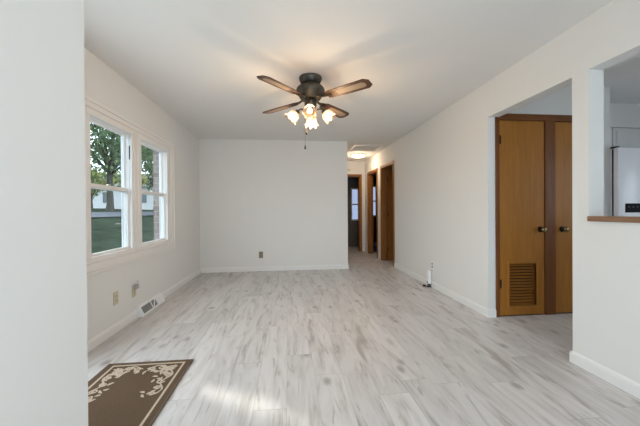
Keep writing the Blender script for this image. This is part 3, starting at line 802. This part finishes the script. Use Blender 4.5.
def leaf(bm, x, y, a, ln, wd):
    pts = [(x + ln * t * math.cos(a + 0.5 * t), y + ln * t * math.sin(a + 0.5 * t)) for t in [i / 7 for i in range(8)]]
    ribbon(bm, pts, lambda t: max(0.002, wd * math.sin(PI * min(0.97, t * 0.9 + 0.08))))
def corner(sx, sy, px, py, ky=1.0):
    """scrolls filling one corner; px,py = inner corner of the border, sx,sy point inwards"""
    bm = NB()
    def P(u, v): return px + sx * u, py + sy * v
    m_ = sx * sy
    # stems along both edges
    for swap in (0, 1):
        pts = []
        ext = 0.20 if swap else 0.34*ky
        for i in range(30):
            t = i / 29; u = 0.020 + ext * t; v = 0.035 + 0.020 * math.sin(t * 2 * PI * (ext / 0.17))
            pts.append(P(u, v) if swap else P(v, u))
        ribbon(bm, pts, lambda t: 0.012 * (1 - 0.3 * t))
        for j, u in enumerate((0.06, 0.125, 0.19) if swap else [q * ky for q in (0.075, 0.15, 0.225, 0.30, 0.36)]):
            v = 0.060 if j % 2 == 0 else 0.045
            c = P(u, v) if swap else P(v, u)
            spiral(bm, c[0], c[1], 0.030 - 0.002 * j, random.uniform(0, 6), 1.25, m_ * (1 if (j + swap) % 2 else -1), 0.011)
            for q in range(3):
                c2 = P(u + random.uniform(-0.03, 0.03), v + random.uniform(0.0, 0.045)) if swap else P(v + random.uniform(0.0, 0.065), u + random.uniform(-0.03, 0.03))
                leaf(bm, c2[0], c2[1], random.uniform(0, 2 * PI), random.uniform(0.030, 0.050), 0.0165)
    c = P(0.085, 0.09); spiral(bm, c[0], c[1], 0.034, 0.6, 1.4, m_, 0.015)
    for q in range(4):
        leaf(bm, c[0] + 0.02 * math.cos(q * 1.6), c[1] + 0.02 * math.sin(q * 1.6), q * 1.6, 0.045, 0.014)
    obj('scroll_pattern', bm, rugcream_m, rug)
g = 0.018
corner(1, -1, ix0 + g, iy1 - g); corner(-1, -1, ix1 - g, iy1 - g); corner(1, 1, ix0 + g, iy0 + g, 0.75); corner(-1, 1, ix1 - g, iy0 + g, 0.75)

# ------------------------------------------------------------------ kitchen
f = thing('refrigerator', 'white refrigerator seen through the pass-through', 'refrigerator', (3.93, 3.1, 0))
fx0, fx1 = 3.480, 4.32
obj('body', bx((fx0 + 0.002, 2.874, 0.04), (fx1, 3.55, 1.765), 0.006), fridge_m, f)
dr = obj('freezer_door', bx((fx0, 2.807, 0.08), (fx0 + 0.36, 2.857, 1.77), 0.010), fridge_m, f, True)
dr2 = obj('fridge_door', bx((fx0 + 0.368, 2.807, 0.08), (fx1, 2.857, 1.77), 0.010), fridge_m, f, True)
obj('gasket', bx((fx0 + 0.006, 2.857, 0.09), (fx1 - 0.01, 2.873, 1.76)), black_m, f)
obj('toe_grille', bx((fx0 + 0.01, 2.837, 0.0), (fx1 - 0.01, 3.5, 0.04)), black_m, f)
obj('hinge_cover', bx((fx0 + 0.004, 2.822, 1.770), (fx0 + 0.040, 2.907, 1.788), 0.004), black_m, f)
dp = obj('dispenser_panel', bx((fx0 + 0.085, 2.8, 1.076), (fx0 + 0.325, 2.809, 1.174), 0.003), panel_m, f)
for i in range(4):
    xx = fx0 + 0.115 + 0.05 * i
    obj('icon', bx((xx, 2.799, 1.131), (xx + 0.013, 2.8002, 1.140)), icon_m, dp)
bm = NB()
for xx in (fx0 + 0.345, fx0 + 0.393):
    tube(bm, [(xx, 2.809, 0.75), (xx, 2.762, 0.78), (xx, 2.762, 1.45), (xx, 2.809, 1.48)], 0.011, 10)
obj('handle', bm, fridge_m, f, True)
cb = thing('wall_cabinet', 'white kitchen cabinet over the refrigerator', 'cabinet', (4.2, 3.5, 1.86))
obj('carcass', bx((3.476, 3.352, 1.88), (5.0, 3.658, 2.140), 0.002), cab_m, cb)
for a, b in ((3.545, 4.05), (4.06, 4.55), (4.56, 4.99)):
    dd = obj('door', bx((a, 3.334, 1.89), (b, 3.352, 2.132), 0.004), cab_m, cb)
    bm = NB()
    for lo, hi in (((a + 0.05, 3.327, 2.085), (b - 0.05, 3.334, 2.095)), ((a + 0.05, 3.327, 1.925), (b - 0.05, 3.334, 1.935)), ((a + 0.05, 3.327, 1.935), (a + 0.06, 3.334, 2.085)), ((b - 0.06, 3.327, 1.935), (b - 0.05, 3.334, 2.085))):
        box(bm, lo, hi, 0.002)
    obj('moulding', bm, cab_m, dd)

# ------------------------------------------------------------------ outdoors
struct('bounce_slab', bx((-4.6, -6.0, -0.5), (L - 0.191, 14.0, -0.02)), plain('pale_concrete', (0.36, 0.355, 0.345), 0.9, var=0.08, scale=4), 'pale concrete slab outside, added unseen to bounce light up to the window head', 'bounce_slab')  # unseen slab added to bounce skylight up under the window head
def gz(x):
    pts = [(-1.7, -0.42), (-9.0, 0.78), (-12.8, 1.06), (-14.5, 1.20), (-24, 1.55), (-80, 2.2)]
    for (xa, za), (xb, zb) in zip(pts, pts[1:]):
        if x >= xb: return za + (zb - za) * (x - xa) / (xb - xa)
    return 2.2
def ground(x0, x1, y0, y1, nx, ny, dz=0.0, bump=0.0):
    bm = NB(); g_ = [[bm.verts.new((x0 + (x1 - x0) * i / nx, y0 + (y1 - y0) * j / ny, 0)) for j in range(ny + 1)] for i in range(nx + 1)]
    for row in g_:
        for v in row:
            v.co.z = gz(v.co.x) + dz + bump * noise.noise(Vector((v.co.x * 0.6, v.co.y * 0.6, 0)))
    for i in range(nx):
        for j in range(ny): bm.faces.new((g_[i][j], g_[i + 1][j], g_[i + 1][j + 1], g_[i][j + 1]))
    return bm
struct('lawn', ground(-75, -1.75, -25, 95, 150, 120, 0.0, 0.05), grass_m, 'sloping green lawn outside the window', 'lawn', True)
struct('road', ground(-12.6, -9.2, -25, 95, 6, 60, 0.07), road_m, 'pale grey road across the lawn outside', 'road', True)

HOLES = []      # gaps cut into the crown to shape the sun spots on the floor
for cx, cy, r in ((-0.40, 1.86, 0.03), (-0.30, 1.80, 0.035), (-0.22, 1.755, 0.03), (-0.09, 1.65, 0.02)):
    HOLES.append((Vector((cx, cy, 0)), r + 0.145))
def in_hole(p):
    for c, r in HOLES:
        d = p - c
        if (d - SUN_DIR * d.dot(SUN_DIR)).length < r: return True
    return False
def crown(clumps, n, size, seed, hole=False):
    rnd = random.Random(seed); bm = NB()
    wts = [c[3] ** 2 for c in clumps]
    for _ in range(n):
        cx, cy, cz, r = rnd.choices(clumps, wts)[0]
        while True:
            p = Vector((rnd.uniform(-1, 1), rnd.uniform(-1, 1), rnd.uniform(-1, 1)))
            if p.length <= 1: break
        p = p * (0.55 + 0.45 * p.length) * r; p.z *= 0.85
        p += Vector((cx, cy, cz))
        if hole and in_hole(p): continue
        q = Matrix.Rotation(rnd.uniform(0, 2 * PI), 3, 'Z') @ Matrix.Rotation(rnd.uniform(-1.2, 1.2), 3, 'X')
        s = size * rnd.uniform(0.6, 1.25)
        a = [q @ Vector(v) * s for v in ((0, -0.6, 0), (0.36, 0, 0.10), (0, 0.6, 0), (-0.36, 0, 0.10))]
        vs = [bm.verts.new(p + v) for v in a]
        bm.faces.new((vs[0], vs[1], vs[2])); bm.faces.new((vs[0], vs[2], vs[3]))
    return bm
def tree(name, label, x, y, r, th, clumps, n, size, seed, hole=False, mat=None):
    z = gz(x)
    t = thing(name, label, 'tree', (x, y, z - 0.05))
    bm = NB()
    tube(bm, [(x, y, z - 0.3), (x, y, z + 0.15), (x + 0.02, y, z + 0.6), (x - 0.03, y + 0.04, z + th * 0.6), (x + 0.02, y, z + th)], [r * 1.7, r * 1.3, r * 1.05, r * 0.92, r * 0.8], 18)
    obj('trunk', bm, bark_m, t, True)
    bm = NB(); rnd = random.Random(seed + 5)
    for cx, cy, cz, cr in clumps:
        a = Vector((x, y, z + th * rnd.uniform(0.8, 1.0))); b = Vector((cx, cy, cz))
        if hole and any(in_hole(a.lerp(b, k / 12)) for k in range(13)): continue
        mid = a.lerp(b, 0.5) + Vector((0, 0, 0.3))
        tube(bm, [a, mid, b], [r * 0.42, r * 0.28, r * 0.1], 8)
    obj('branches', bm, bark_m, t, True)
    obj('foliage', crown(clumps, n, size, seed, hole), mat or leaf_m, t)
def clump_set(x, y, z, R_, k, seed, rr=(0.35, 0.55), flat=0.6):
    rnd = random.Random(seed); out = []
    for i in range(k):
        while True:
            p = Vector((rnd.uniform(-1, 1), rnd.uniform(-1, 1), rnd.uniform(-1, 1)))
            if p.length <= 1: break
        out.append((x + p.x * R_, y + p.y * R_, z + p.z * R_ * flat, R_ * rnd.uniform(*rr)))
    return out
tree('shade_tree', 'big lawn tree with a thick trunk, seen through the left window sash', -14.5, 25.85, 0.235, 3.4, clump_set(-14.5, 25, 8.0, 5.0, 24, 3, flat=0.75), 6000, 0.32, 11)
tree('shade_tree', 'leafy tree close to the house, added to shade the lawn and window', -9.8, 9.4, 0.26, 3.2, clump_set(-9.5, 9.1, 6.7, 2.7, 20, 4, (0.5, 0.7)) , 9000, 0.34, 12, hole=True)  # near tree added to block sun from the window, except through the gaps
tree('shade_tree', 'leafy tree at the left behind the near tree', -24.0, 16.0, 0.28, 3.2, clump_set(-24.0, 16.0, 7.6, 3.2, 18, 5), 3500, 0.40, 13)
tree('shade_tree', 'loose leafy tree behind the right window, in front of the white house', -15.5, 36.5, 0.2, 3.0, clump_set(-15.5, 36.4, 7.6, 2.1, 14, 21, flat=1.7), 2600, 0.32, 17)
tree('shrub', 'yellow-green sunlit bush left of the thick trunk', -20.0, 32.5, 0.10, 1.0, clump_set(-20.0, 32.5, 4.6, 2.0, 8, 8), 1000, 0.3, 15, mat=leafy_m)
tree('shrub', 'yellow-green sunlit bush right of the thick trunk', -15.6, 31.5, 0.10, 1.0, clump_set(-15.6, 31.5, 4.4, 1.7, 8, 9), 900, 0.3, 16, mat=leafy_m)
hs = thing('house', 'white neighbouring house across the road', 'house', (-25, 46, 1.6))
obj('wall', bx((-33, 42, 1.2), (-17, 50, 4.5)), siding_m, hs)
bm = NB(); prism(bm, [(41.4, 4.45), (50.6, 4.45), (46, 6.6)], -33.4, -16.6, lambda a, b, h: Vector((h, a, b)))
obj('roof', bm, roof_m, hs)
for xx in (-30.5, -24.0, -19.4):
    obj('window', bx((xx - 0.42, 41.94, 2.3), (xx + 0.42, 42.0, 3.7)), plain('dark_pane', (0.08, 0.09, 0.10), 0.2), hs)
bm = NB(); bmesh.ops.create_icosphere(bm, subdivisions=3, radius=0.09, matrix=Matrix.Translation((-7.53, 14.0, gz(-7.53) + 0.03)) @ Matrix.Diagonal((1.3, 1, 0.6, 1)))
for v in bm.verts: v.co += Vector((1, 1, 1)) * 0.03 * noise.noise(v.co * 5)
tag(obj('garden_stone', bm, stone_m, smooth=True), 'pale rounded stone lying on the shaded lawn', 'stone')
